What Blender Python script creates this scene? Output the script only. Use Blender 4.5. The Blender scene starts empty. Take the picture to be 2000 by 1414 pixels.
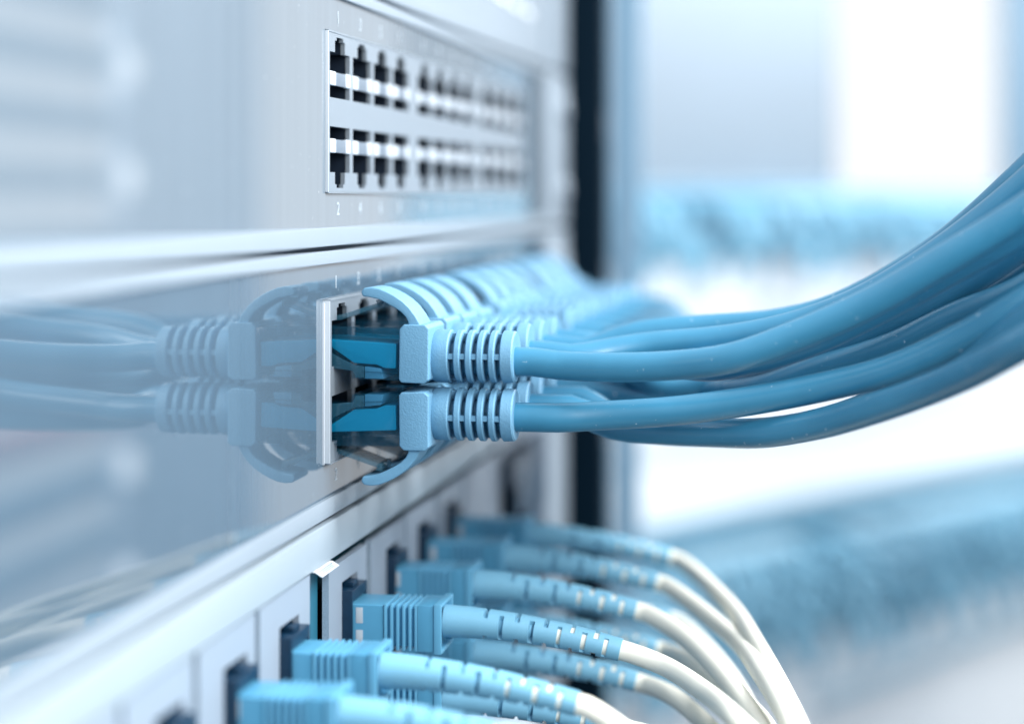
import bpy, bmesh, math, random
from mathutils import Vector, Matrix

# ---------------------------------------------------------------- camera, light, exposure
# All sizes below are written in millimetres (world: X = out of the rack face,
# Y = along the rack face away from the camera, Z = up) and scaled by MM when meshes are made.
MM = 0.001
SC = bpy.context.scene
COL = SC.collection
F_PX, TH = 3600.0, math.atan(680 / 3600.0)
HOR = 385.0
CAM = Vector((86.5, -292.7, 8.5))
FWD = Vector((-math.sin(TH), math.cos(TH), 0))
RGT = Vector((math.cos(TH), math.sin(TH), 0))

cd = bpy.data.cameras.new('camera')
cam = bpy.data.objects.new('camera', cd)
COL.objects.link(cam)
cam.location = CAM * MM
cam.rotation_euler = (math.radians(90), 0, TH)
cd.sensor_width = 36
cd.lens = 36 * F_PX / 2000
cd.shift_y = -(707 - HOR) / 2000
cd.clip_start, cd.clip_end = 0.01, 50
cd.dof.use_dof = True
cd.dof.focus_distance = 0.3035
cd.dof.aperture_fstop = 6.8
SC.camera = cam

w = bpy.data.worlds.new('World')
SC.world = w
w.use_nodes = True
nt = w.node_tree
nt.nodes.clear()
tc = nt.nodes.new('ShaderNodeTexCoord')
sx = nt.nodes.new('ShaderNodeSeparateXYZ')
mr = nt.nodes.new('ShaderNodeMapRange')
mr.inputs['From Min'].default_value = -1
mr.inputs['From Max'].default_value = 1
rp = nt.nodes.new('ShaderNodeValToRGB')
rp.color_ramp.interpolation = 'EASE'
e = rp.color_ramp.elements
e[0].position, e[0].color = 0.22, (0.16, 0.25, 0.34, 1)
e[1].position, e[1].color = 0.505, (0.93, 0.965, 1.0, 1)
e2 = e.new(0.9)
e2.color = (0.97, 1.0, 1.05, 1)
bg = nt.nodes.new('ShaderNodeBackground')
bg.inputs['Strength'].default_value = 1.0
wo = nt.nodes.new('ShaderNodeOutputWorld')
L = nt.links.new
L(tc.outputs['Generated'], sx.inputs[0]); L(sx.outputs['Z'], mr.inputs['Value'])
# world light shaped to be brightest down the aisle and dimmer behind the photographer
dt = nt.nodes.new('ShaderNodeVectorMath'); dt.operation = 'DOT_PRODUCT'
dt.inputs[1].default_value = Vector((0.62, 0.62, 0.48)).normalized()
m3 = nt.nodes.new('ShaderNodeMapRange')
m3.interpolation_type = 'SMOOTHSTEP'
m3.inputs['From Min'].default_value = -0.75
m3.inputs['From Max'].default_value = 0.62
m3.inputs['To Min'].default_value = 0.24
m3.inputs['To Max'].default_value = 1.12
L(tc.outputs['Generated'], dt.inputs[0]); L(dt.outputs['Value'], m3.inputs['Value']); L(m3.outputs[0], bg.inputs['Strength'])
L(mr.outputs[0], rp.inputs[0]); L(rp.outputs[0], bg.inputs['Color']); L(bg.outputs[0], wo.inputs[0])

def area(name, loc, target, size, power, color):
    ld = bpy.data.lights.new(name, 'AREA')
    ld.shape = 'RECTANGLE'
    ld.size, ld.size_y = size[0] * MM, size[1] * MM
    ld.energy, ld.color = power, color
    o = bpy.data.objects.new(name, ld)
    COL.objects.link(o)
    o.location = Vector(loc) * MM
    d = (Vector(target) - Vector(loc)).normalized()
    o.rotation_euler = d.to_track_quat('-Z', 'Y').to_euler()
    return o
area('ceiling_lamp', (450, -20, 370), (40, 20, -20), (320, 240), 7.8, (0.96, 0.985, 1.0))
area('cable_fill', (195, -190, 80), (108, -75, -5), (110, 140), 0.75, (0.96, 0.985, 1.0))  # added fill light, brightens the right end of the cable bundle
area('aisle_lamp', (400, 740, 400), (110, 1000, -190), (500, 350), 10.0, (0.95, 0.98, 1.0))

SC.view_settings.view_transform = 'Standard'
SC.view_settings.look = 'None'
SC.view_settings.exposure = 0
SC.view_settings.gamma = 1
SC.cycles.use_denoising = True
SC.cycles.max_bounces = 8
SC.cycles.transparent_max_bounces = 12
SC.cycles.caustics_refractive = False
SC.cycles.caustics_reflective = False
SC.cycles.sample_clamp_indirect = 4

# ---------------------------------------------------------------- materials
MAT = {}
def mat(name, color, rough=0.5, metal=0.0, coat=0.0, ior=1.5, var=0.06, vscale=400, bump=0.0, bscale=6000,
        speck=0.0, trans=0.0, alpha=1.0, sss=0.0, streak=None, rvar=0.0):
    m = bpy.data.materials.new(name)
    m.use_nodes = True
    t = m.node_tree
    b = t.nodes['Principled BSDF']
    co = t.nodes.new('ShaderNodeTexCoord')
    n = t.nodes.new('ShaderNodeTexNoise')
    n.inputs['Scale'].default_value = vscale
    n.inputs['Detail'].default_value = 4
    src = co.outputs['Object']
    if streak:
        mp = t.nodes.new('ShaderNodeMapping')
        mp.inputs['Scale'].default_value = streak
        t.links.new(src, mp.inputs[0])
        t.links.new(mp.outputs[0], n.inputs['Vector'])
    else:
        t.links.new(src, n.inputs['Vector'])
    mx = t.nodes.new('ShaderNodeMix')
    mx.data_type = 'RGBA'
    c0 = [max(0, c * (1 - var)) for c in color]
    c1 = [min(1, c * (1 + var)) for c in color]
    mx.inputs[6].default_value = (*c0, 1)
    mx.inputs[7].default_value = (*c1, 1)
    t.links.new(n.outputs['Fac'], mx.inputs[0])
    out = mx.outputs[2]
    if speck > 0:   # pale dust specks
        n2 = t.nodes.new('ShaderNodeTexNoise')
        n2.inputs['Scale'].default_value = 900
        n2.inputs['Detail'].default_value = 3
        t.links.new(src, n2.inputs['Vector'])
        r2 = t.nodes.new('ShaderNodeMapRange')
        r2.inputs['From Min'].default_value = 0.70
        r2.inputs['From Max'].default_value = 0.76
        r2.inputs['To Max'].default_value = speck
        t.links.new(n2.outputs['Fac'], r2.inputs['Value'])
        m2 = t.nodes.new('ShaderNodeMix')
        m2.data_type = 'RGBA'
        m2.inputs[7].default_value = (0.75, 0.85, 0.92, 1)
        t.links.new(r2.outputs[0], m2.inputs[0])
        t.links.new(out, m2.inputs[6])
        out = m2.outputs[2]
    t.links.new(out, b.inputs['Base Color'])
    b.inputs['Roughness'].default_value = rough
    if rvar > 0:
        rr = t.nodes.new('ShaderNodeMapRange')
        rr.inputs['To Min'].default_value = rough - rvar
        rr.inputs['To Max'].default_value = rough + rvar
        t.links.new(n.outputs['Fac'], rr.inputs['Value'])
        t.links.new(rr.outputs[0], b.inputs['Roughness'])
    b.inputs['Metallic'].default_value = metal
    b.inputs['IOR'].default_value = ior
    b.inputs['Coat Weight'].default_value = coat
    b.inputs['Coat Roughness'].default_value = 0.08
    b.inputs['Alpha'].default_value = alpha
    b.inputs['Transmission Weight'].default_value = trans
    if sss > 0:
        b.inputs['Subsurface Weight'].default_value = sss
        b.inputs['Subsurface Radius'].default_value = (0.4, 0.8, 1.0)
        b.inputs['Subsurface Scale'].default_value = 0.0012
    if bump > 0:
        nb = t.nodes.new('ShaderNodeTexNoise')
        nb.inputs['Scale'].default_value = bscale
        nb.inputs['Detail'].default_value = 2
        t.links.new(src, nb.inputs['Vector'])
        bp = t.nodes.new('ShaderNodeBump')
        bp.inputs['Strength'].default_value = bump
        bp.inputs['Distance'].default_value = 0.0001
        t.links.new(nb.outputs['Fac'], bp.inputs['Height'])
        t.links.new(bp.outputs[0], b.inputs['Normal'])
    MAT[name] = m
    return m

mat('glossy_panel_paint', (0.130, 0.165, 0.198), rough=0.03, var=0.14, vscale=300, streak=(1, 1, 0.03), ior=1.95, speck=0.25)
mat('shaded_panel_paint', (0.070, 0.110, 0.150), rough=0.03, var=0.14, vscale=300, streak=(1, 1, 0.03), ior=1.95, speck=0.2)  # same panel paint, darkened to stand for dimmer reflections on the lower switch
mat('rim_paint', (0.25, 0.30, 0.35), rough=0.32, var=0.04, vscale=80, bump=0.15, bscale=3000)
mat('seam_black', (0.004, 0.02, 0.045), rough=0.6, var=0.2)
mat('port_metal', (0.33, 0.385, 0.44), rough=0.38, metal=0.55, var=0.10, vscale=2500, bump=0.35, bscale=9000)
mat('bright_spring', (0.56, 0.61, 0.66), rough=0.3, metal=0.2, var=0.02)
mat('spring_recess', (0.16, 0.20, 0.25), rough=0.4, metal=0.2, var=0.05)
mat('cavity_black', (0.002, 0.009, 0.022), rough=0.5, var=0.2)
mat('white_print', (0.44, 0.50, 0.55), rough=0.25, var=0.02)
mat('boot_rubber', (0.13, 0.30, 0.445), rough=0.52, var=0.07, vscale=1500, bump=0.7, bscale=3800)
mat('cable_pvc', (0.038, 0.200, 0.330), rough=0.40, coat=0.25, var=0.08, vscale=300, speck=0.5, bump=0.08, bscale=1500)
mat('clear_plastic', (0.005, 0.06, 0.11), rough=0.05, var=0.05, alpha=0.33, ior=1.55)
mat('clear_latch', (0.05, 0.17, 0.25), rough=0.04, var=0.05, alpha=0.5, ior=1.6)
mat('plug_insert', (0.0, 0.30, 0.56), rough=0.35, var=0.03)
mat('plug_insert_pale', (0.06, 0.27, 0.47), rough=0.4, var=0.03)
mat('fiber_blue', (0.085, 0.30, 0.47), rough=0.36, var=0.04, vscale=500, bump=0.12, bscale=3000)
mat('fiber_blue_boot_lit', (0.19, 0.44, 0.60), rough=0.5, var=0.04, vscale=500, bump=0.15, bscale=3000)  # same plastic as the body, paler colour carries the light on it
mat('fiber_blue_rib_lit', (0.12, 0.36, 0.54), rough=0.36, var=0.03)  # paler blue stands in for highlights on the ribs
mat('white_jacket', (0.84, 0.82, 0.72), rough=0.42, var=0.02)
mat('plate_paint', (0.25, 0.305, 0.37), rough=0.42, var=0.03, vscale=150, bump=0.15, bscale=4000)
mat('plate_edge', (0.35, 0.45, 0.55), rough=0.5, metal=0.3, var=0.35, vscale=6000, bump=0.6, bscale=8000)
mat('strip_paint', (0.30, 0.36, 0.41), rough=0.30, var=0.03, vscale=80, speck=0.3)
mat('adapter_black', (0.003, 0.022, 0.05), rough=0.35, var=0.3, vscale=900)
mat('slot_teal', (0.02, 0.13, 0.20), rough=0.4, var=0.1)
mat('post_black', (0.0002, 0.006, 0.013), rough=0.7, ior=1.15, var=0.2)
mat('post_blue', (0.20, 0.34, 0.47), rough=0.45, var=0.05)
mat('cabinet_gray', (0.24, 0.29, 0.34), rough=0.5, var=0.04, vscale=20)
mat('cabinet_white', (0.88, 0.92, 0.95), rough=0.5, var=0.02, vscale=20)
mat('door_gray', (0.62, 0.70, 0.80), rough=0.5, var=0.03, vscale=8)
mat('shelf_gray', (0.72, 0.80, 0.88), rough=0.5, var=0.03, vscale=8)
mat('tray_steel', (0.16, 0.34, 0.46), rough=0.5, var=0.1, vscale=40)
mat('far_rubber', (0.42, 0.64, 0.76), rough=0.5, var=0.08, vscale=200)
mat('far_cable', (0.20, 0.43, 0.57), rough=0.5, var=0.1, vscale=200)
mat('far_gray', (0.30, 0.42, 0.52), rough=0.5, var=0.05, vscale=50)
mat('pink_panel', (0.95, 0.42, 0.38), rough=0.5, var=0.05)
mat('paper', (0.55, 0.60, 0.64), rough=0.6, var=0.02)
mat('ink', (0.02, 0.07, 0.12), rough=0.6, var=0.05)

# ---------------------------------------------------------------- helpers
class B:
    """collects shapes in millimetres, becomes one mesh"""
    def __init__(s): s.bm = bmesh.new()
    def box(s, x0, x1, y0, y1, z0, z1, bev=0.0, seg=2):
        b = bmesh.new()
        bmesh.ops.create_cube(b, size=1)
        for v in b.verts:
            v.co = Vector(((x0 + x1) / 2 + v.co.x * (x1 - x0), (y0 + y1) / 2 + v.co.y * (y1 - y0), (z0 + z1) / 2 + v.co.z * (z1 - z0)))
        if bev > 0:
            bmesh.ops.bevel(b, geom=b.edges[:], offset=bev, segments=seg, affect='EDGES', profile=0.6)
        s.add(b)
        return s
    def add(s, b):
        vm = {v: s.bm.verts.new(v.co) for v in b.verts}
        for f in b.faces:
            try: s.bm.faces.new([vm[v] for v in f.verts])
            except ValueError: pass
        b.free()
    def prism(s, pts, y0, y1, bev=0.0, seg=2):
        """profile of (x, z) points pushed along Y"""
        b = bmesh.new()
        a = [b.verts.new((x, y0, z)) for x, z in pts]
        c = [b.verts.new((x, y1, z)) for x, z in pts]
        b.faces.new(a); b.faces.new(c[::-1])
        n = len(pts)
        for i in range(n):
            b.faces.new((a[i], c[i], c[(i + 1) % n], a[(i + 1) % n]))
        bmesh.ops.recalc_face_normals(b, faces=b.faces[:])
        if bev > 0:
            ed = [e for e in b.edges if e.calc_face_angle(0) > 0.6]
            bmesh.ops.bevel(b, geom=ed, offset=bev, segments=seg, affect='EDGES', profile=0.6)
        s.add(b)
        return s
    def lathe(s, prof, cy=0, cz=0, n=40):
        """profile of (x, r) turned about the X axis through (cy, cz)"""
        rings = []
        for x, r in prof:
            if r <= 1e-6: rings.append([s.bm.verts.new((x, cy, cz))])
            else: rings.append([s.bm.verts.new((x, cy + r * math.cos(2 * math.pi * k / n), cz + r * math.sin(2 * math.pi * k / n))) for k in range(n)])
        for a, b in zip(rings, rings[1:]):
            for k in range(n):
                k2 = (k + 1) % n
                if len(a) == 1 and len(b) > 1: s.bm.faces.new((a[0], b[k2], b[k]))
                elif len(b) == 1 and len(a) > 1: s.bm.faces.new((a[k], a[k2], b[0]))
                elif len(a) > 1: s.bm.faces.new((a[k], a[k2], b[k2], b[k]))
        return s
    def tube(s, pts, rad, n=16, step=2.0, cap=True):
        P = catmull(pts, step)
        T = [(P[min(i + 1, len(P) - 1)] - P[max(i - 1, 0)]).normalized() for i in range(len(P))]
        u = Vector((0, 1, 0)) if abs(T[0].y) < 0.9 else Vector((0, 0, 1))
        rings = []
        m = len(P)
        for i in range(m):
            u = (u - T[i] * u.dot(T[i])).normalized()
            v = T[i].cross(u)
            ring = []
            for k in range(n):
                a = 2 * math.pi * k / n
                r = rad(i / (m - 1), a) if callable(rad) else rad
                ring.append(s.bm.verts.new(P[i] + (u * math.cos(a) + v * math.sin(a)) * r))
            rings.append(ring)
        for a, b in zip(rings, rings[1:]):
            for k in range(n):
                s.bm.faces.new((a[k], b[k], b[(k + 1) % n], a[(k + 1) % n]))
        if cap:
            s.bm.faces.new(rings[0]); s.bm.faces.new(rings[-1][::-1])
        return s
    def flipz(s):
        for v in s.bm.verts: v.co.z = -v.co.z
        bmesh.ops.reverse_faces(s.bm, faces=s.bm.faces[:])
        return s
    def xf(s, M):
        for v in s.bm.verts: v.co = M @ v.co
        return s
    def mesh(s, name, m, ang=32, off=(0, 0, 0)):
        bmesh.ops.recalc_face_normals(s.bm, faces=s.bm.faces[:])
        o = Vector(off)
        for v in s.bm.verts: v.co = (v.co - o) * MM
        me = bpy.data.meshes.new(name)
        s.bm.to_mesh(me); s.bm.free()
        me.shade_smooth() if hasattr(me, 'shade_smooth') else None
        for p in me.polygons: p.use_smooth = True
        me.set_sharp_from_angle(angle=math.radians(ang))
        for k in (m if isinstance(m, (list, tuple)) else [m]):
            me.materials.append(MAT[k])
        return me

def catmull(pts, step):
    P = [Vector(p) for p in pts]
    if len(P) == 2: P = [P[0], P[0].lerp(P[1], .5), P[1]]
    E = [P[0] * 2 - P[1]] + P + [P[-1] * 2 - P[-2]]
    out = []
    for i in range(1, len(E) - 2):
        p0, p1, p2, p3 = E[i - 1:i + 3]
        # centripetal
        t0 = 0; t1 = t0 + max((p1 - p0).length, 1e-3) ** .5; t2 = t1 + max((p2 - p1).length, 1e-3) ** .5; t3 = t2 + max((p3 - p2).length, 1e-3) ** .5
        n = max(1, int((p2 - p1).length / step))
        for k in range(n):
            t = t1 + (t2 - t1) * k / n
            A1 = p0 * ((t1 - t) / (t1 - t0)) + p1 * ((t - t0) / (t1 - t0))
            A2 = p1 * ((t2 - t) / (t2 - t1)) + p2 * ((t - t1) / (t2 - t1))
            A3 = p2 * ((t3 - t) / (t3 - t2)) + p3 * ((t - t2) / (t3 - t2))
            B1 = A1 * ((t2 - t) / (t2 - t0)) + A2 * ((t - t0) / (t2 - t0))
            B2 = A2 * ((t3 - t) / (t3 - t1)) + A3 * ((t - t1) / (t3 - t1))
            out.append(B1 * ((t2 - t) / (t2 - t1)) + B2 * ((t - t1) / (t2 - t1)))
    out.append(P[-1])
    return out

def obj(name, me, parent=None, loc=None, rz=0, **props):
    o = bpy.data.objects.new(name, me)
    COL.objects.link(o)
    if parent: o.parent = parent
    if loc is not None: o.location = Vector(loc) * MM
    if rz: o.rotation_euler = (0, 0, rz)
    for k, v in props.items(): o[k] = v
    return o
def thing(name, label, cat, loc=(0, 0, 0), group=None, rz=0):
    o = obj(name, None, None, loc, rz)
    o.empty_display_size = 0.01
    o['label'] = label; o['category'] = cat
    if group: o['group'] = group
    return o
def text_mesh(txt, size, m, name='numeral'):
    c = bpy.data.curves.new(name, 'FONT')
    c.body = txt; c.size = size * MM; c.align_x = 'CENTER'; c.align_y = 'CENTER'
    c.extrude = 0.00002
    o = bpy.data.objects.new(name, c)
    COL.objects.link(o)
    dg = bpy.context.evaluated_depsgraph_get()
    me = bpy.data.meshes.new_from_object(o.evaluated_get(dg))
    COL.objects.unlink(o); bpy.data.objects.remove(o)
    # text lies in XY facing +Z; turn it to read along +Y and face +X
    me.transform(Matrix(((0, 0, 1, 0), (1, 0, 0, 0), (0, 1, 0, 0), (0, 0, 0, 1))))
    me.materials.clear(); me.materials.append(MAT[m])
    me.name = name
    return me
def at(px, py, Y):
    """a point of the photograph (2000 wide) at a distance of Y mm along the view"""
    return CAM + RGT * ((px - 1000) / F_PX * Y) + FWD * Y + Vector((0, 0, (HOR - py) / F_PX * Y))
def proj(p):
    d = Vector(p) - CAM
    Y = d.dot(FWD)
    return 1000 + F_PX * d.dot(RGT) / Y, HOR - F_PX * d.z / Y, Y

ORD = ['first', 'second', 'third', 'fourth', 'fifth', 'sixth', 'seventh', 'eighth', 'ninth', 'tenth', 'eleventh', 'twelfth']
PITCH, GAP = 14.0, 5.6
def col_y(k): return k * PITCH + (k // 4) * GAP
Y0, Y1 = -225.0, 213.0           # faceplate ends along the rack
HY0, HY1 = -0.35, col_y(11) + PITCH + 0.35
U = 44.45

# ---------------------------------------------------------------- network switches
def port_mesh(bars):
    """upper-row port module, local origin at its lower near corner, front face at x = 0"""
    hw = 13.2
    f = B()
    y0, y1 = 1.0, 13.0
    for (a, b_, c, d) in ((0, y0, 0, hw), (y1, 14, 0, hw), (y0, y1, 0, 2.4), (y0, 4.0, 10.0, hw), (10.0, y1, 10.0, hw),
                          (4.0, 5.0, 12.0, hw), (9.0, 10.0, 12.0, hw), (5.0, 9.0, 12.6, hw)):
        f.box(-0.75, 0, a, b_, c, d)
    g = B()
    i = 0.12
    for (a, b_, c, d) in ((0, y0 - i, 0, hw), (y1 + i, 14, 0, hw), (y0 - i, y1 + i, 0, 2.4 - i), (y0 - i, 4.0 - i, 10.0 + i, hw), (10.0 + i, y1 + i, 10.0 + i, hw),
                          (4.0 - i, 5.0 - i, 12.0 + i, hw), (9.0 + i, 10.0 + i, 12.0 + i, hw), (5.0 - i, 9.0 + i, 12.6 + i, hw)):
        g.box(-13, -0.75, a, b_, c, d)
    g.box(-14, -13, 0, 14, 0, hw)
    return f, g
def mk_pair(fn, *a):
    """meshes for the upper row and mirrored ones for the lower row"""
    up, dn = fn(*a), fn(*a)
    return up, [x.flipz() for x in dn]
(fu, gu), (fd, gd) = mk_pair(port_mesh, True)
PF = {1: fu.mesh('port', 'port_metal'), -1: fd.mesh('port', 'port_metal')}
PG = {1: gu.mesh('port_cavity', 'cavity_black'), -1: gd.mesh('port_cavity', 'cavity_black')}
def bar_mesh():
    a = B().box(-0.62, -0.12, 0.9, 13.1, 4.5, 6.7, 0.05)
    b = B().box(-0.60, 0.16, 1.0, 4.3, 4.4, 6.8, 0.25, 3).box(-0.60, 0.16, 10.6, 13.3, 4.4, 6.8, 0.25, 3)
    return a, b
(bu, nu), (bd, nd) = mk_pair(bar_mesh)
BARM = {1: bu.mesh('contact_bar', 'spring_recess'), -1: bd.mesh('contact_bar', 'spring_recess')}
NUBM = {1: nu.mesh('spring_clip', 'bright_spring'), -1: nd.mesh('spring_clip', 'bright_spring')}

def front_panel(z0, z1, hz0, hz1, dy=0.0):
    b = B()
    HY0, HY1 = globals()['HY0'] + dy, globals()['HY1'] + dy
    b.box(-2, 0, Y0, HY0, z0, z1); b.box(-2, 0, HY1, Y1, z0, z1)
    b.box(-2, 0, HY0, HY1, z0, hz0); b.box(-2, 0, HY0, HY1, hz1, z1)
    return b
SCREW = None
def screw_mesh():
    b = B()
    b.lathe([(0, 0), (0, 4.2), (1.2, 4.0), (1.9, 3.0), (2.0, 1.6), (1.3, 1.4), (1.3, 0)], n=24)
    return b.mesh('mounting_screw', 'port_metal')
SCREW = screw_mesh()

def make_switch(base, proud, occupied, label, dy=0.0):
    t = thing('network_switch', label, 'network switch', (0, 0, base), 'network switches stacked in the rack')
    obj('faceplate', front_panel(3.45, 41.9, 9.05, 36.15, dy).mesh('faceplate', 'shaded_panel_paint' if occupied else 'glossy_panel_paint'), t)
    obj('rim', B().box(-2, 0.75, Y0, Y1, 41.9, 44.05, 0.22, 3).mesh('rim', 'rim_paint'), t)
    obj('rim', B().box(-2, 0.75, Y0, Y1, 0.38, 3.45, 0.22, 3).mesh('rim', 'rim_paint'), t)
    obj('chassis', B().box(-200, -14.5, Y0 + 4, Y1 - 2, 0.6, 43.9).mesh('chassis', 'cavity_black'), t)
    obj('seam_gasket', B().box(-6, -1.2, Y0, Y1, -0.35, 0.40).mesh('seam_gasket', 'seam_black'), t)
    # ear beyond the faceplate
    e = obj('rack_ear', B().box(-2, 1.2, Y1 + 0.4, 248, 0.6, 43.8, 0.3).mesh('rack_ear', 'cabinet_gray'), t)
    for z in (10.5, 34):
        obj('mounting_screw', SCREW, e, (1.2, 236, z))
    for k in range(12):
        for sg in (1, -1):
            z = 22.6
            p = obj('port', PF[sg], t, (proud, col_y(k) + dy, z))
            obj('port_cavity', PG[sg], p)
            if not occupied:
                obj('contact_bar', BARM[sg], p)
                obj('spring_clip', NUBM[sg], p)
    for g in range(1, 3):
        a = col_y(g * 4) - GAP + dy
        obj('port_spacer', B().box(-13, proud, a, a + GAP, 9.4, 35.8).mesh('port_spacer', 'port_metal'), t)
    # raised lip that frames the block of ports
    if proud > 1:
        lp = B().box(-1, proud + 0.05, dy - 0.30, dy - 0.02, 9.3, 35.9, 0.06)
        lp.box(-1, 0.35, dy - 0.75, dy - 0.42, 9.1, 35.6, 0.1)
        obj('port_block_lip', lp.mesh('port_block_lip', 'bright_spring'), t)
    else:
        obj('port_block_lip', B().box(-1, proud + 0.12, -0.34, -0.02, 9.3, 35.9, 0.05).mesh('port_block_lip', 'bright_spring'), t)
    obj('port_block_lip', B().box(-1, proud + 0.1, dy, dy + col_y(11) + 14, 35.82, 36.1).mesh('port_block_lip', 'port_metal'), t)
    obj('port_block_lip', B().box(-1, proud + 0.1, dy, dy + col_y(11) + 14, 9.1, 9.38).mesh('port_block_lip', 'port_metal'), t)
    for k in range(12):
        for n, z in ((2 * k + 1, 38.6), (2 * k + 2, 6.4)):
            obj('numeral', NUM(n), t, (0.03, col_y(k) + 7.2 + dy, z))
    return t
_num = {}
def NUM(n):
    if n not in _num: _num[n] = text_mesh(str(n), 3.1, 'white_print')
    return _num[n]

make_switch(0, 0.4, False, 'pale blue network switch with two rows of empty ports, above the plugged one')
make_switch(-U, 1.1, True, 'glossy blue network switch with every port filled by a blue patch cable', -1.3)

# blank unit on top, only its lower edge is in the picture
t = thing('blank_panel', 'pale blank rack panel at the very top, above the switch with empty ports', 'rack panel', (0, 0, U))
obj('faceplate', B().box(-2, 0, Y0, Y1, 3.4, 84).mesh('faceplate', 'rim_paint'), t)
obj('rim', B().box(-2, 0.75, Y0, Y1, 0.38, 3.4, 0.22, 3).mesh('rim', 'rim_paint'), t)
obj('rack_ear', B().box(-2, 1.2, Y1 + 0.4, 248, 0.6, 84, 0.3).mesh('rack_ear', 'cabinet_gray'), t)
obj('seam_gasket', B().box(-6, -1.2, Y0, Y1, -0.35, 0.40).mesh('seam_gasket', 'seam_black'), t)
for k in range(10):
    obj('vent_slot', B().box(0, 0.4, 20 + 18 * k, 31 + 18 * k, 12, 13.2, 0.2).mesh('vent_slot', 'cabinet_white'), t)

# ---------------------------------------------------------------- blue ethernet patch cables
# plug shapes for the upper row; local origin on the rack face at the middle of the two rows (z = -22.3)
ZM = -22.3
def zz(pts): return [(x, z - ZM) for x, z in pts]
def plug_parts():
    P = {}
    hs = B().prism(zz([(-9, -12.9), (12.3, -12.9), (12.3, -21.4), (4.2, -21.25), (4.0, -19.7), (-9, -19.7)]), -5.7, 5.7, 0.18)
    hs.prism(zz([(0.2, -12.62), (12.0, -12.75), (12.0, -12.95), (0.2, -12.95)]), -5.4, 5.4)
    hs.prism(zz([(6.0, -19.9), (11.9, -20.1), (11.9, -20.3), (6.0, -20.1)]), -5.82, -5.7)
    P['housing'] = (hs, 'clear_plastic')
    P['insert'] = (B().prism(zz([(-6, -14.9), (0.6, -14.85), (11.6, -15.4), (11.5, -19.5), (9.7, -19.45), (8.3, -18.9), (4.5, -18.7), (0.4, -16.0), (-6, -16)]), -5.35, 5.3, 0.25, 3), 'plug_insert')
    P['wire_guide'] = (B().prism(zz([(6.3, -19.2), (9.0, -19.5), (9.5, -21.2), (6.3, -21.2)]), -5.3, 5.0, 0.1), 'plug_insert_pale')
    lt = B().prism(zz([(-5, -11.7), (1.5, -10.9), (8.4, -8.7), (8.5, -9.35), (1.8, -11.7), (-5, -12.6)]), -3.2, 3.2, 0.12)
    lt.prism(zz([(7.6, -8.4), (8.6, -8.2), (8.7, -9.6), (8.0, -9.6)]), -3.2, 3.2, 0.08)
    P['latch'] = (lt, 'clear_latch')
    st = B().prism(zz([(0.2, -16.8), (2.4, -18.0), (4.6, -19.0), (6.2, -19.2), (6.2, -21.0), (4.8, -21.0), (4.3, -19.9), (0.2, -19.5)]), -5.62, -5.1, 0.1)
    P['side_rib'] = (st, 'clear_latch')
    bt = B().prism(zz([(12.3, -12.95), (13.0, -12.2), (16.6, -12.2), (17.2, -12.8), (17.2, -21.2), (16.4, -21.8), (12.6, -21.7), (12.2, -21.2)]), -5.9, 5.9, 0.22, 3)
    P['boot'] = (bt, 'boot_rubber')
    # hooked tab: smooth outer and inner curves
    outer = [(5.6, -6.9), (6.1, -6.3), (7.4, -6.15), (8.7, -6.35), (10.0, -6.85), (11.3, -7.5), (12.6, -8.35), (13.8, -9.4), (14.9, -10.8), (15.7, -12.2), (15.9, -12.8)]
    inner = [(13.7, -12.8), (13.6, -11.8), (13.2, -11.0), (12.4, -10.2), (11.3, -9.5), (10.0, -8.8), (8.6, -8.15), (7.0, -7.8), (5.9, -7.7)]
    P['latch_cover'] = (B().prism(zz(outer + inner), -5.3, 2.4, 0.32, 3), 'boot_rubber')
    prof = [(16.8, 0), (16.8, 4.1), (17.4, 4.35), (18.6, 4.4), (19.75, 4.4), (19.95, 4.2), (20.0, 2.3), (20.85, 2.3)]
    x = 20.87
    for k in range(4):
        prof += [(x, 4.12), (x + .2, 4.38), (x + .9, 4.38), (x + 1.1, 4.12), (x + 1.12, 2.3), (x + 1.9, 2.3)]
        x += 1.93
    prof += [(x, 4.1), (x + .2, 4.35), (x + 1.9, 4.28), (x + 2.15, 4.05), (x + 2.15, 2.4), (x + 1.7, 0)]
    rb = B().lathe(prof, 0, -17.7 - ZM, 48)
    for k in range(5):      # small webs that bridge the gaps
        for s_ in (-1, 1):
            rb.box(19.9 + 1.93 * k, 21.0 + 1.93 * k, s_ * 3.3 - 0.7, s_ * 3.3 + 0.6, -17.9 - ZM, -17.0 - ZM)
            rb.box(19.9 + 1.93 * k, 21.0 + 1.93 * k, -0.5, 0.5, -17.7 - ZM + s_ * 3.2 - 0.7, -17.7 - ZM + s_ * 3.2 + 0.6)
    P['strain_relief'] = (rb, 'boot_rubber')
    return P
PLUG = {1: {}, -1: {}}
for sg in (1, -1):
    for k, (b, m) in plug_parts().items():
        if sg < 0: b.flipz()
        PLUG[sg][k] = b.mesh(k, m, 35)

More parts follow.
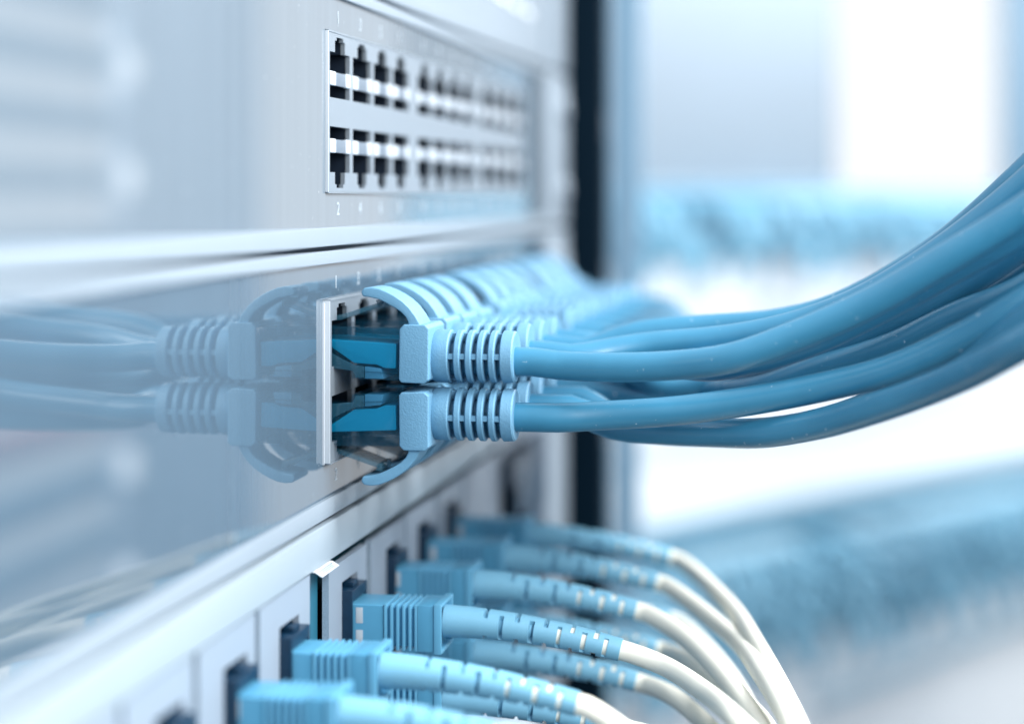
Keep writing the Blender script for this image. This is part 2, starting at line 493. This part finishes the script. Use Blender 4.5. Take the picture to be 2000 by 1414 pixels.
paths = {
 (1, 0): [(1180, 717, 300), (1310, 714, 296), (1430, 699, 291), (1553, 656, 288), (1697, 593, 284), (1824, 520, 279), (2000, 412, 272), (2200, 270, 262), (2400, 100, 255)],
 (-1, 0): [(1170, 812, 303.5), (1310, 803, 302), (1450, 785, 300), (1600, 757, 296), (1740, 722, 290), (1867, 666, 284), (2000, 592, 276), (2200, 470, 268), (2400, 330, 260)],
 (1, 1): [(1250, 677, 318), (1400, 664, 315), (1500, 648, 312), (1600, 620, 309), (1700, 577, 305), (1850, 482, 300), (2000, 362, 295), (2150, 215, 290)],
 (1, 2): [(1250, 652, 330), (1400, 639, 328), (1500, 632, 325), (1600, 611, 322), (1700, 568, 318), (1850, 472, 311), (2000, 338, 304), (2150, 185, 300)],
 (-1, 1): [(1200, 832, 316), (1300, 841, 312), (1400, 845, 307), (1500, 844, 300), (1600, 828, 294), (1700, 800, 286), (1800, 766, 278), (1900, 724, 268), (2000, 670, 258), (2200, 560, 245), (2400, 400, 240)],
 (-1, 2): [(1220, 830, 327), (1400, 846, 318), (1500, 846, 311), (1600, 826, 305), (1700, 793, 298), (1850, 714, 288), (2000, 628, 275), (2200, 490, 262)],
 (1, 3): [(1300, 760, 340), (1500, 712, 335), (1700, 655, 326), (1850, 590, 315), (2000, 505, 304), (2200, 350, 295)],
 (-1, 3): [(1300, 785, 340), (1500, 745, 335), (1700, 696, 322), (1850, 626, 310), (2000, 545, 298), (2200, 390, 285)],
 (1, 4): [(1400, 716, 306), (1570, 672, 298), (1740, 592, 292), (1867, 522, 286), (2000, 446, 280), (2200, 290, 272)],
 (-1, 4): [(1450, 765, 330), (1600, 722, 318), (1740, 678, 308), (1867, 618, 299), (2000, 566, 288), (2200, 430, 280)],
 (1, 5): [(1450, 700, 335), (1600, 690, 322), (1740, 634, 311), (1867, 566, 302), (2000, 476, 292), (2200, 310, 280)],
 (-1, 5): [(1450, 772, 335), (1600, 742, 322), (1740, 706, 312), (1867, 664, 304), (2000, 610, 290), (2200, 520, 262)],
}
rnd = random.Random(7)
def gen_path(sg, k):
    j = lambda a: rnd.uniform(-a, a)
    ya = {1: 690, -1: 770}[sg] + j(35)
    dy = 345 + (k - 4) * 3
    ya = min(ya, 745)
    return [(1450, ya - 10, dy), (1600, ya - 45, dy - 6), (1750, ya - 115, dy - 16), (1880, ya - 200, dy - 28), (2000, ya - 290, dy - 40), (2200, ya - 440, dy - 50)]
for k in range(12):
    for sg in (1, -1):
        org = (0, col_y(k) + 6.5, ZM - (0.2 if sg > 0 else 0.6))
        row = 'upper' if sg > 0 else 'lower'
        where = 'nearest the camera' if k == 0 else ('farthest from the camera' if k == 11 else ORD[k] + ' from the near end')
        t = thing('patch_cable', 'blue ethernet patch cable with ribbed boot, %s row, %s' % (row, where), 'patch cable', org, 'blue patch cables in the switch')
        tilt = (0, 0, 0) if k == 0 else (rnd.uniform(-.012, .012), rnd.uniform(-.014, .014), rnd.uniform(-.018, .018))
        for nm, me in PLUG[sg].items(): obj(nm, me, t).rotation_euler = tilt
        start = Vector((18.5, org[1], org[2] + sg * 4.6 - (0.75 if sg > 0 else 0.3)))
        pts = [start, start + Vector((11, 0, 0)), start + Vector((15, 0, 0)), start + Vector((19, 0, -0.45 if sg > 0 else 0))]
        spx = proj(start)[0]
        for (px, py, Y) in paths.get((sg, k)) or gen_path(sg, k):
            if px > spx + 90: pts.append(at(px, py, Y))
        obj('cable', B().tube(pts, 2.42, 24, 2.5).mesh('cable', 'cable_pvc', 50, org), t)

# ---------------------------------------------------------------- fibre panel
t = thing('fiber_patch_unit', 'pale fibre patch panel under the switches, holding blue connectors on white cables', 'patch panel', (0, 0, -U))
zb = -U
obj('cover_strip', B().box(-3, 0.9, Y0, Y1, -6.75, -0.40, 0.3, 3).mesh('cover_strip', 'strip_paint'), t)
obj('chassis', B().box(-160, -9, Y0 + 3, Y1 + 40, -88, -1).mesh('chassis', 'slot_teal'), t)
obj('rack_ear', B().box(-2, 0.9, Y1 + 0.4, 248, -88, -0.6, 0.3).mesh('rack_ear', 'cabinet_gray'), t)
plates = [(-140, -114), (-112.5, -87), (-85.5, -62.2), (-60.2, -36.8), (-34.8, -9.8), (0.6, 24.2), (27.3, 52.0), (53.6, 78.6), (80.6, 104.6), (106.6, 145)]
cols = [(-96, 3), (-70.5, 3), (-45.3, 4), (-20.5, 4), (13.3, 5), (43.0, 6), (68.1, 7), (93.5, 8)]
for i, (a, b_) in enumerate(plates):
    near = a < -5
    top = -7.2 if near else -8.6
    x = 0.25 if near else 0.35
    zc = -64.0 - zb
    c = next((cc for cc, _ in cols if a < cc < b_), None)
    pl = B()
    if c is None:
        pl.box(-0.8, x, a, b_, -88, top, 0.06)
    else:           # plate with a window for the adapter
        pl.box(-0.8, x, a, c - 4.9, -88, top); pl.box(-0.8, x, c + 4.9, b_, -88, top)
        pl.box(-0.8, x, c - 4.9, c + 4.9, -12.2, top)
        pl.box(-0.8, x, c - 4.9, c + 4.9, -88, -39.5)
    p = obj('adapter_plate', pl.mesh('adapter_plate', 'plate_paint'), t)
    obj('plate_edge', B().box(-0.8, x - 0.03, a - 0.05, a - 0.002, -88, top - 0.02).mesh('plate_edge', 'plate_edge'), p)
    if c is not None:
        ad = B()
        for zc in (-64.0 - zb, -77.0 - zb):
            # ring shaped housing round each socket
            ad.box(-7, 2.1, c - 4.75, c - 4.2, zc - 5.9, zc + 5.9, 0.1); ad.box(-7, 2.1, c + 4.2, c + 4.75, zc - 5.9, zc + 5.9, 0.1)
            ad.box(-7, 2.1, c - 4.2, c + 4.2, zc + 4.0, zc + 5.9, 0.1); ad.box(-7, 2.1, c - 4.2, c + 4.2, zc - 5.9, zc - 4.0, 0.1)
            ad.box(-7, 1.0, c - 4.2, c + 4.2, zc - 4.0, zc + 4.0)
            ad.box(-0.5, 1.4, c - 1.6, c + 1.6, zc + 5.9, zc + 6.8, 0.1)
        obj('adapter', ad.mesh('adapter', 'adapter_black'), p)
pe = obj('slot_blank', B().box(-2.6, -1.6, -9.7, 0.5, -88, -8.2).mesh('slot_blank', 'slot_teal'), t)
ad = B()
ad.box(-4, 3.0, 150, 176, -25, -12, 0.2); ad.box(-4, 2.0, 178, 208, -31, -10.5, 0.3); ad.box(-4, 4.5, 150, 160, -25.5, -18, 0.2)
ad.box(-4, 1.5, 147, 211, -60, -33, 0.3)
obj('module_bay', ad.mesh('module_bay', 'adapter_black'), t)
obj('adapter_plate', B().box(-0.8, 0.2, 146, 212, -34, -31.6).box(-0.8, 0.2, 146, 212, -10, -7.5).box(-0.8, .2, 146, 149.5, -31.6, -10).mesh('adapter_plate', 'plate_paint'), t)
# sticker folded into the gap between two plates
sk = thing('label_sticker', 'small white printed sticker flap above the dark slot of the fibre panel', 'sticker', (0.9, 0, -U - 6.85))
ys, ye = -9.6, 0.2
b = B().prism([(-0.7, 0.0), (0.2, -0.05), (1.35, -0.75), (1.32, -0.84), (0.15, -0.14), (-0.7, -0.09)], ys, ye)
obj('paper', b.mesh('paper', 'paper', 60), sk)
b = B()
rr = random.Random(3)
for r_ in range(3):
    y = ys + 1.0
    x = 0.38 + 0.27 * r_
    while y < ye - 1.6:
        wd = rr.uniform(0.35, 0.9)
        zt = -0.05 - (x - 0.2) * 0.609
        b.prism([(x, zt + 0.02), (x + 0.13, zt - 0.06), (x + 0.13, zt - 0.10), (x, zt - 0.02)], y, y + wd * .6)
        y += wd
obj('print', b.mesh('print', 'ink'), sk)
for c, z in ((4.6, -16.0), (31.5, -16)):
    obj('numeral', text_mesh('1' if c < 10 else '2', 3.2, 'white_print'), t, (0.40, c, -24.3 + 1))

# ---------------------------------------------------------------- fibre connectors
BL = 30.0
def boot_curve(t_): return Vector((17.2 + BL * t_, 0, 0.5 - 3.6 * t_ ** 1.9))
def fiber_parts():
    P = {}
    b = B().box(0.6, 7.4, -4.2, 4.2, -3.65, 3.65, 0.3, 3)
    b.box(7.4, 16.2, -3.75, 3.75, -3.2, 3.2, 0.1)
    b.box(13.3, 16.4, -4.45, 4.45, -3.9, 3.9, 0.2, 2)
    P['connector_body'] = (b, 'fiber_blue')
    b = B()
    for k in range(6):
        x = 7.5 + k * 1.06
        b.box(x, x + 0.5, -4.42, 4.42, -3.86, 3.86, 0.14, 2)
    P['grip_ribs'] = (b, 'fiber_blue_rib_lit')
    b = B()
    b.box(16.2, 17.5, -4.75, -4.05, -4.2, 4.2, 0.2, 2).box(16.2, 17.5, 4.05, 4.75, -4.2, 4.2, 0.2, 2)
    b.box(16.2, 17.5, -4.05, 4.05, 3.5, 4.2, 0.2, 2).box(16.2, 17.5, -4.05, 4.05, -4.2, -3.5, 0.2, 2)
    P['end_collar'] = (b, 'fiber_blue_rib_lit')
    b = B()
    b.box(2.6, 3.8, -4.24, -4.15, 0.45, 3.1, 0.02).box(2.6, 3.8, -4.24, -4.15, -3.1, -0.7, 0.02)
    P['key_mark'] = (b, 'white_print')
    slots = []
    x = 7.2
    k = 0
    while x < 28.8:
        slots.append((x / BL, k % 2)); k += 1; x += 2.85 - 0.118 * k
    def rad(t_, a):
        R = 2.75 - 0.85 * t_
        for s_, ty in slots:
            if abs(t_ - s_) < 0.36 / BL:
                up = abs(math.sin(a)) if True else 0   # angle measured from the +Y side towards up
                if ty == 1 and up < 0.80: return 1.3 if t_ > .5 else 1.6
                if ty == 0 and up > 0.62: return 1.3 if t_ > .5 else 1.6
        return R
    n = 300
    b = B()
    pts = [boot_curve(i / n) for i in range(n + 1)]
    # straight lists: bypass the spline
    T = [(pts[min(i + 1, n)] - pts[max(i - 1, 0)]).normalized() for i in range(n + 1)]
    NS = 40
    rings = []
    for i in range(n + 1):
        u = Vector((0, 1, 0)); v = T[i].cross(u)
        rings.append([b.bm.verts.new(pts[i] + (u * math.cos(2 * math.pi * q / NS) + v * math.sin(2 * math.pi * q / NS)) * rad(i / n, 2 * math.pi * q / NS)) for q in range(NS)])
    for a_, c_ in zip(rings, rings[1:]):
        for q in range(NS): b.bm.faces.new((a_[q], c_[q], c_[(q + 1) % NS], a_[(q + 1) % NS]))
    b.bm.faces.new(rings[0]); b.bm.faces.new(rings[-1][::-1])
    P['boot'] = (b, 'fiber_blue_boot_lit')
    return P
FIB = {k: b.mesh(k, m, 35) for k, (b, m) in fiber_parts().items()}
fends = {(13.3, 0): (1235, 1264), (-20.5, 0): (1140, 1390), (43.0, 0): (1268, 1209), (68.1, 0): (1300, 1148), (93.5, 0): (1306, 1092), (43.0, 1): (1250, 1312), (13.3, 1): (1235, 1394), (68.1, 1): (1300, 1255), (93.5, 1): (1306, 1195)}
fpaths = {
 (13.3, 0): [(1300, 1292, 305), (1380, 1347, 294), (1450, 1412, 280), (1530, 1500, 285), (1600, 1600, 280)],
 (-20.5, 0): [(1200, 1425, 275), (1290, 1490, 270), (1400, 1600, 265)],
 (43.0, 0): [(1330, 1243, 330), (1400, 1306, 316), (1470, 1395, 298), (1530, 1500, 280), (1590, 1620, 295)],
 (68.1, 0): [(1350, 1172, 352), (1420, 1235, 340), (1490, 1320, 305), (1545, 1414, 284), (1600, 1540, 270)],
 (93.5, 0): [(1350, 1115, 372), (1410, 1175, 358), (1470, 1255, 325), (1530, 1355, 300), (1570, 1440, 285), (1610, 1560, 305)],
 (43.0, 1): [(1310, 1343, 330), (1380, 1408, 322), (1450, 1500, 310)],
 (13.3, 1): [(1290, 1415, 305), (1360, 1465, 300), (1430, 1540, 295)],
 (68.1, 1): [(1360, 1285, 345), (1440, 1350, 325), (1510, 1440, 300), (1520, 1560, 318)],
 (93.5, 1): [(1350, 1230, 372), (1410, 1300, 358), (1470, 1400, 340), (1520, 1520, 325)],
}
names = {-96: 'off to the lower left', -70.5: 'at the bottom left edge', -45.3: 'blurred at the bottom edge of the picture', -20.5: 'left of the dark slot in the panel',
         13.3: 'just right of the dark slot in the panel', 43.0: 'second behind the dark slot', 68.1: 'third behind the dark slot', 93.5: 'farthest of the row'}
for (c, _) in cols:
    for r_, z in ((0, -64.0), (1, -77.0)):
        if c < -50: continue
        if c < -40 and r_ == 1: continue
        org = ({-45.3: -1.5, -20.5: -2.2, 43.0: -1.0}.get(c, 0), c, z)
        t = thing('fiber_cable', 'blue fibre connector, %s row, %s' % (('top', 'second')[r_], names[c]), 'fibre cable', org, 'blue fibre connectors in the panel')
        for nm, me in FIB.items(): obj(nm, me, t)
        pts = [Vector(org) + boot_curve(q) for q in (0.6, 0.75, 0.88, 1.0)]
        d = (boot_curve(1) - boot_curve(.95)).normalized()
        pts.append(pts[-1] + d * 1.5)
        px0, py0, Yy = proj(pts[-1])
        fp = fpaths.get((c, r_))
        if fp:
            # keep the drop of the path, starting from the true end of the boot
            ex, ey = fends[(c, r_)]
            dx, dy_ = px0 - ex, py0 - ey
            for (qx, qy, qY) in fp:
                k_ = max(0.0, 1 - (qx - ex) / 260)
                if qx + dx * k_ > px0 + 55: pts.append(at(qx + dx * k_, qy + dy_ * k_, qY))
        else:
            pts += [pts[-1] + Vector((6, -2, -3)), pts[-1] + Vector((14, -5, -10)), pts[-1] + Vector((20, -8, -22)), pts[-1] + Vector((24, -10, -40))]
        obj('cable', B().tube(pts, 1.68, 18, 1.5).mesh('cable', 'white_jacket', 50, org), t)

# ---------------------------------------------------------------- rack post and side
t = thing('rack_post', 'black vertical rack post behind the switches', 'rack post', (0, 250.5, 0))
obj('post', B().box(-8, 11.6, 0, 11, -230, 190, 0.8).mesh('post', 'post_black'), t)
for z in range(-200, 190, 45):
    obj('post_hole', B().box(11.55, 11.8, 1, 8, z, z + 9, 0.1).mesh('post_hole', 'cavity_black'), t)
t = thing('side_rail', 'pale blue vertical rail just right of the black post', 'rack rail', (0, 380, 0))
obj('rail', B().box(-4, 6.4, 0, 8, -150, 200, 0.5).mesh('rail', 'post_blue'), t)
obj('rail_lip', B().box(6.5, 7.4, 0, 6, -20, 200, 0.3).mesh('rail_lip', 'post_blue'), t)

# ---------------------------------------------------------------- rack in the background
BP = Vector((61.6, 873, 0))
BA = math.atan2(0.5635, 0.826)          # its face runs along e = (sin BA, cos BA)
def bgthing(name, label, cat, group=None, u=0, out=0, z=0):
    """local axes: +X out of the face, +Y along the face"""
    e_ = Vector((math.sin(BA), math.cos(BA), 0)); n_ = Vector((math.cos(BA), -math.sin(BA), 0))
    return thing(name, label, cat, BP + e_ * u + n_ * out + Vector((0, 0, z)), group, -BA)
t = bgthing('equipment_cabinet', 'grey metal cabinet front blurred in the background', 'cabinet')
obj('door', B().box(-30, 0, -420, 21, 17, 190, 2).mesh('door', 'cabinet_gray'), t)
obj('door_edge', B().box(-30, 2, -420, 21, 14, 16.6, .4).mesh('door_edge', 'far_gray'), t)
def unit(z0, z1, label, m, u0=-430, u1=420, x=0):
    t = bgthing('rack_unit', label, 'rack unit', 'units of the background rack')
    obj('faceplate', B().box(-20, x, u0, u1, z0, z1, 1).mesh('faceplate', m), t)
    return t
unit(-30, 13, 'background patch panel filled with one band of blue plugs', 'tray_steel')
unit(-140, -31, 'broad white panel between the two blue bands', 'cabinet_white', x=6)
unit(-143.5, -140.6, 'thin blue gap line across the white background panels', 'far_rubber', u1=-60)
unit(-177, -144, 'narrow white panel above the dark shadow strip', 'cabinet_white', x=6)
unit(-189, -177.5, 'dark strip for the tray lip shadow above the lower blue band', 'tray_steel', x=10)  # shadow under the tray lip, built as a dark strip
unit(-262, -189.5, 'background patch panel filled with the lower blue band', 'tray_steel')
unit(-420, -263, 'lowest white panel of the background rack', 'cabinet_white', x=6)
t = bgthing('conduit', 'thin pale blue cable across the lowest white panel', 'cable')
obj('cable', B().tube([(12, -20, -300), (14, 60, -298), (14, 160, -292), (12, 300, -290)], 3.2, 12, 10).mesh('cable', 'far_rubber'), t)

b = B()
b.box(0, 9, -5.5, 5.5, -4.5, 4.5, 0.8)
b.lathe([(9, 0), (9, 4.6), (20, 4.4), (24, 3.4), (25, 2.6), (25, 0)], n=14)
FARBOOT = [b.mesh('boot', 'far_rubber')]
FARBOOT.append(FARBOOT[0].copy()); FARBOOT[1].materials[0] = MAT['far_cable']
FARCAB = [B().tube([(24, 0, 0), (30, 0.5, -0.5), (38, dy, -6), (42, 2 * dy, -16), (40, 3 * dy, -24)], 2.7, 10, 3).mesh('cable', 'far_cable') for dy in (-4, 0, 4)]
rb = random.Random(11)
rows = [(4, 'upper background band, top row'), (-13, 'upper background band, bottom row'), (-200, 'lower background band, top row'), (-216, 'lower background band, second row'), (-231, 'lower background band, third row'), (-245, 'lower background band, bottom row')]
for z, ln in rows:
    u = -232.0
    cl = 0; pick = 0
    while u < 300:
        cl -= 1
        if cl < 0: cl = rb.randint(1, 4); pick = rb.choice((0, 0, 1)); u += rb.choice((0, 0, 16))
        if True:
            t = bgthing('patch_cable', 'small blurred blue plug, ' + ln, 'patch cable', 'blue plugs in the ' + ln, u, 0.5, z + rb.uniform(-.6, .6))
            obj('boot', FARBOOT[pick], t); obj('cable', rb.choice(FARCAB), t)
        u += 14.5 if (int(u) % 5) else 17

t = thing('glass_door', 'pale blue door edge at the right border of the background', 'door', at(2010, 385, 1700))
obj('frame', B().box(-26, 26, -10, 10, -240, 260, 1).mesh('frame', 'post_blue'), t)
obj('pane', B().box(27, 120, -2, 2, -240, 260).mesh('pane', 'clear_plastic'), t)

# ---------------------------------------------------------------- cabinet across the aisle, seen only as a reflection in the glossy panels
t = thing('side_cabinet', 'shelved cabinet whose stripes show as a reflection at the left edge', 'cabinet', (300, 440, 0))
obj('door', B().box(0, 14, 205, 428, -420, 260, 2).mesh('door', 'door_gray'), t)
for k in range(16):
    z = -330 + 31 * k
    m = 'pink_panel' if z in (-113, -82) else ('far_gray' if k % 3 else 'post_blue')
    obj('shelf', B().box(-4, 9, -200, 186, z, z + 12, 1).mesh('shelf', m), t)
em = bpy.data.materials.new('knob_glow')  # emission added to the knobs to make bright spots in the reflection
em.use_nodes = True
em.node_tree.nodes['Principled BSDF'].inputs['Emission Color'].default_value = (0.92, 0.96, 1.0, 1)
em.node_tree.nodes['Principled BSDF'].inputs['Emission Strength'].default_value = 2.2
MAT['knob_glow'] = em
for z in (76, 18, -133, -192):  # unseen cabinet knobs, made to glow for the reflected discs
    b = B().lathe([(0, 0), (0, 9), (3, 8.5), (5, 5), (6, 0)], n=20)
    for v in b.bm.verts: v.co.x = -v.co.x
    obj('glowing_knob', b.mesh('glowing_knob', 'knob_glow'), t, (-6, 184, z))
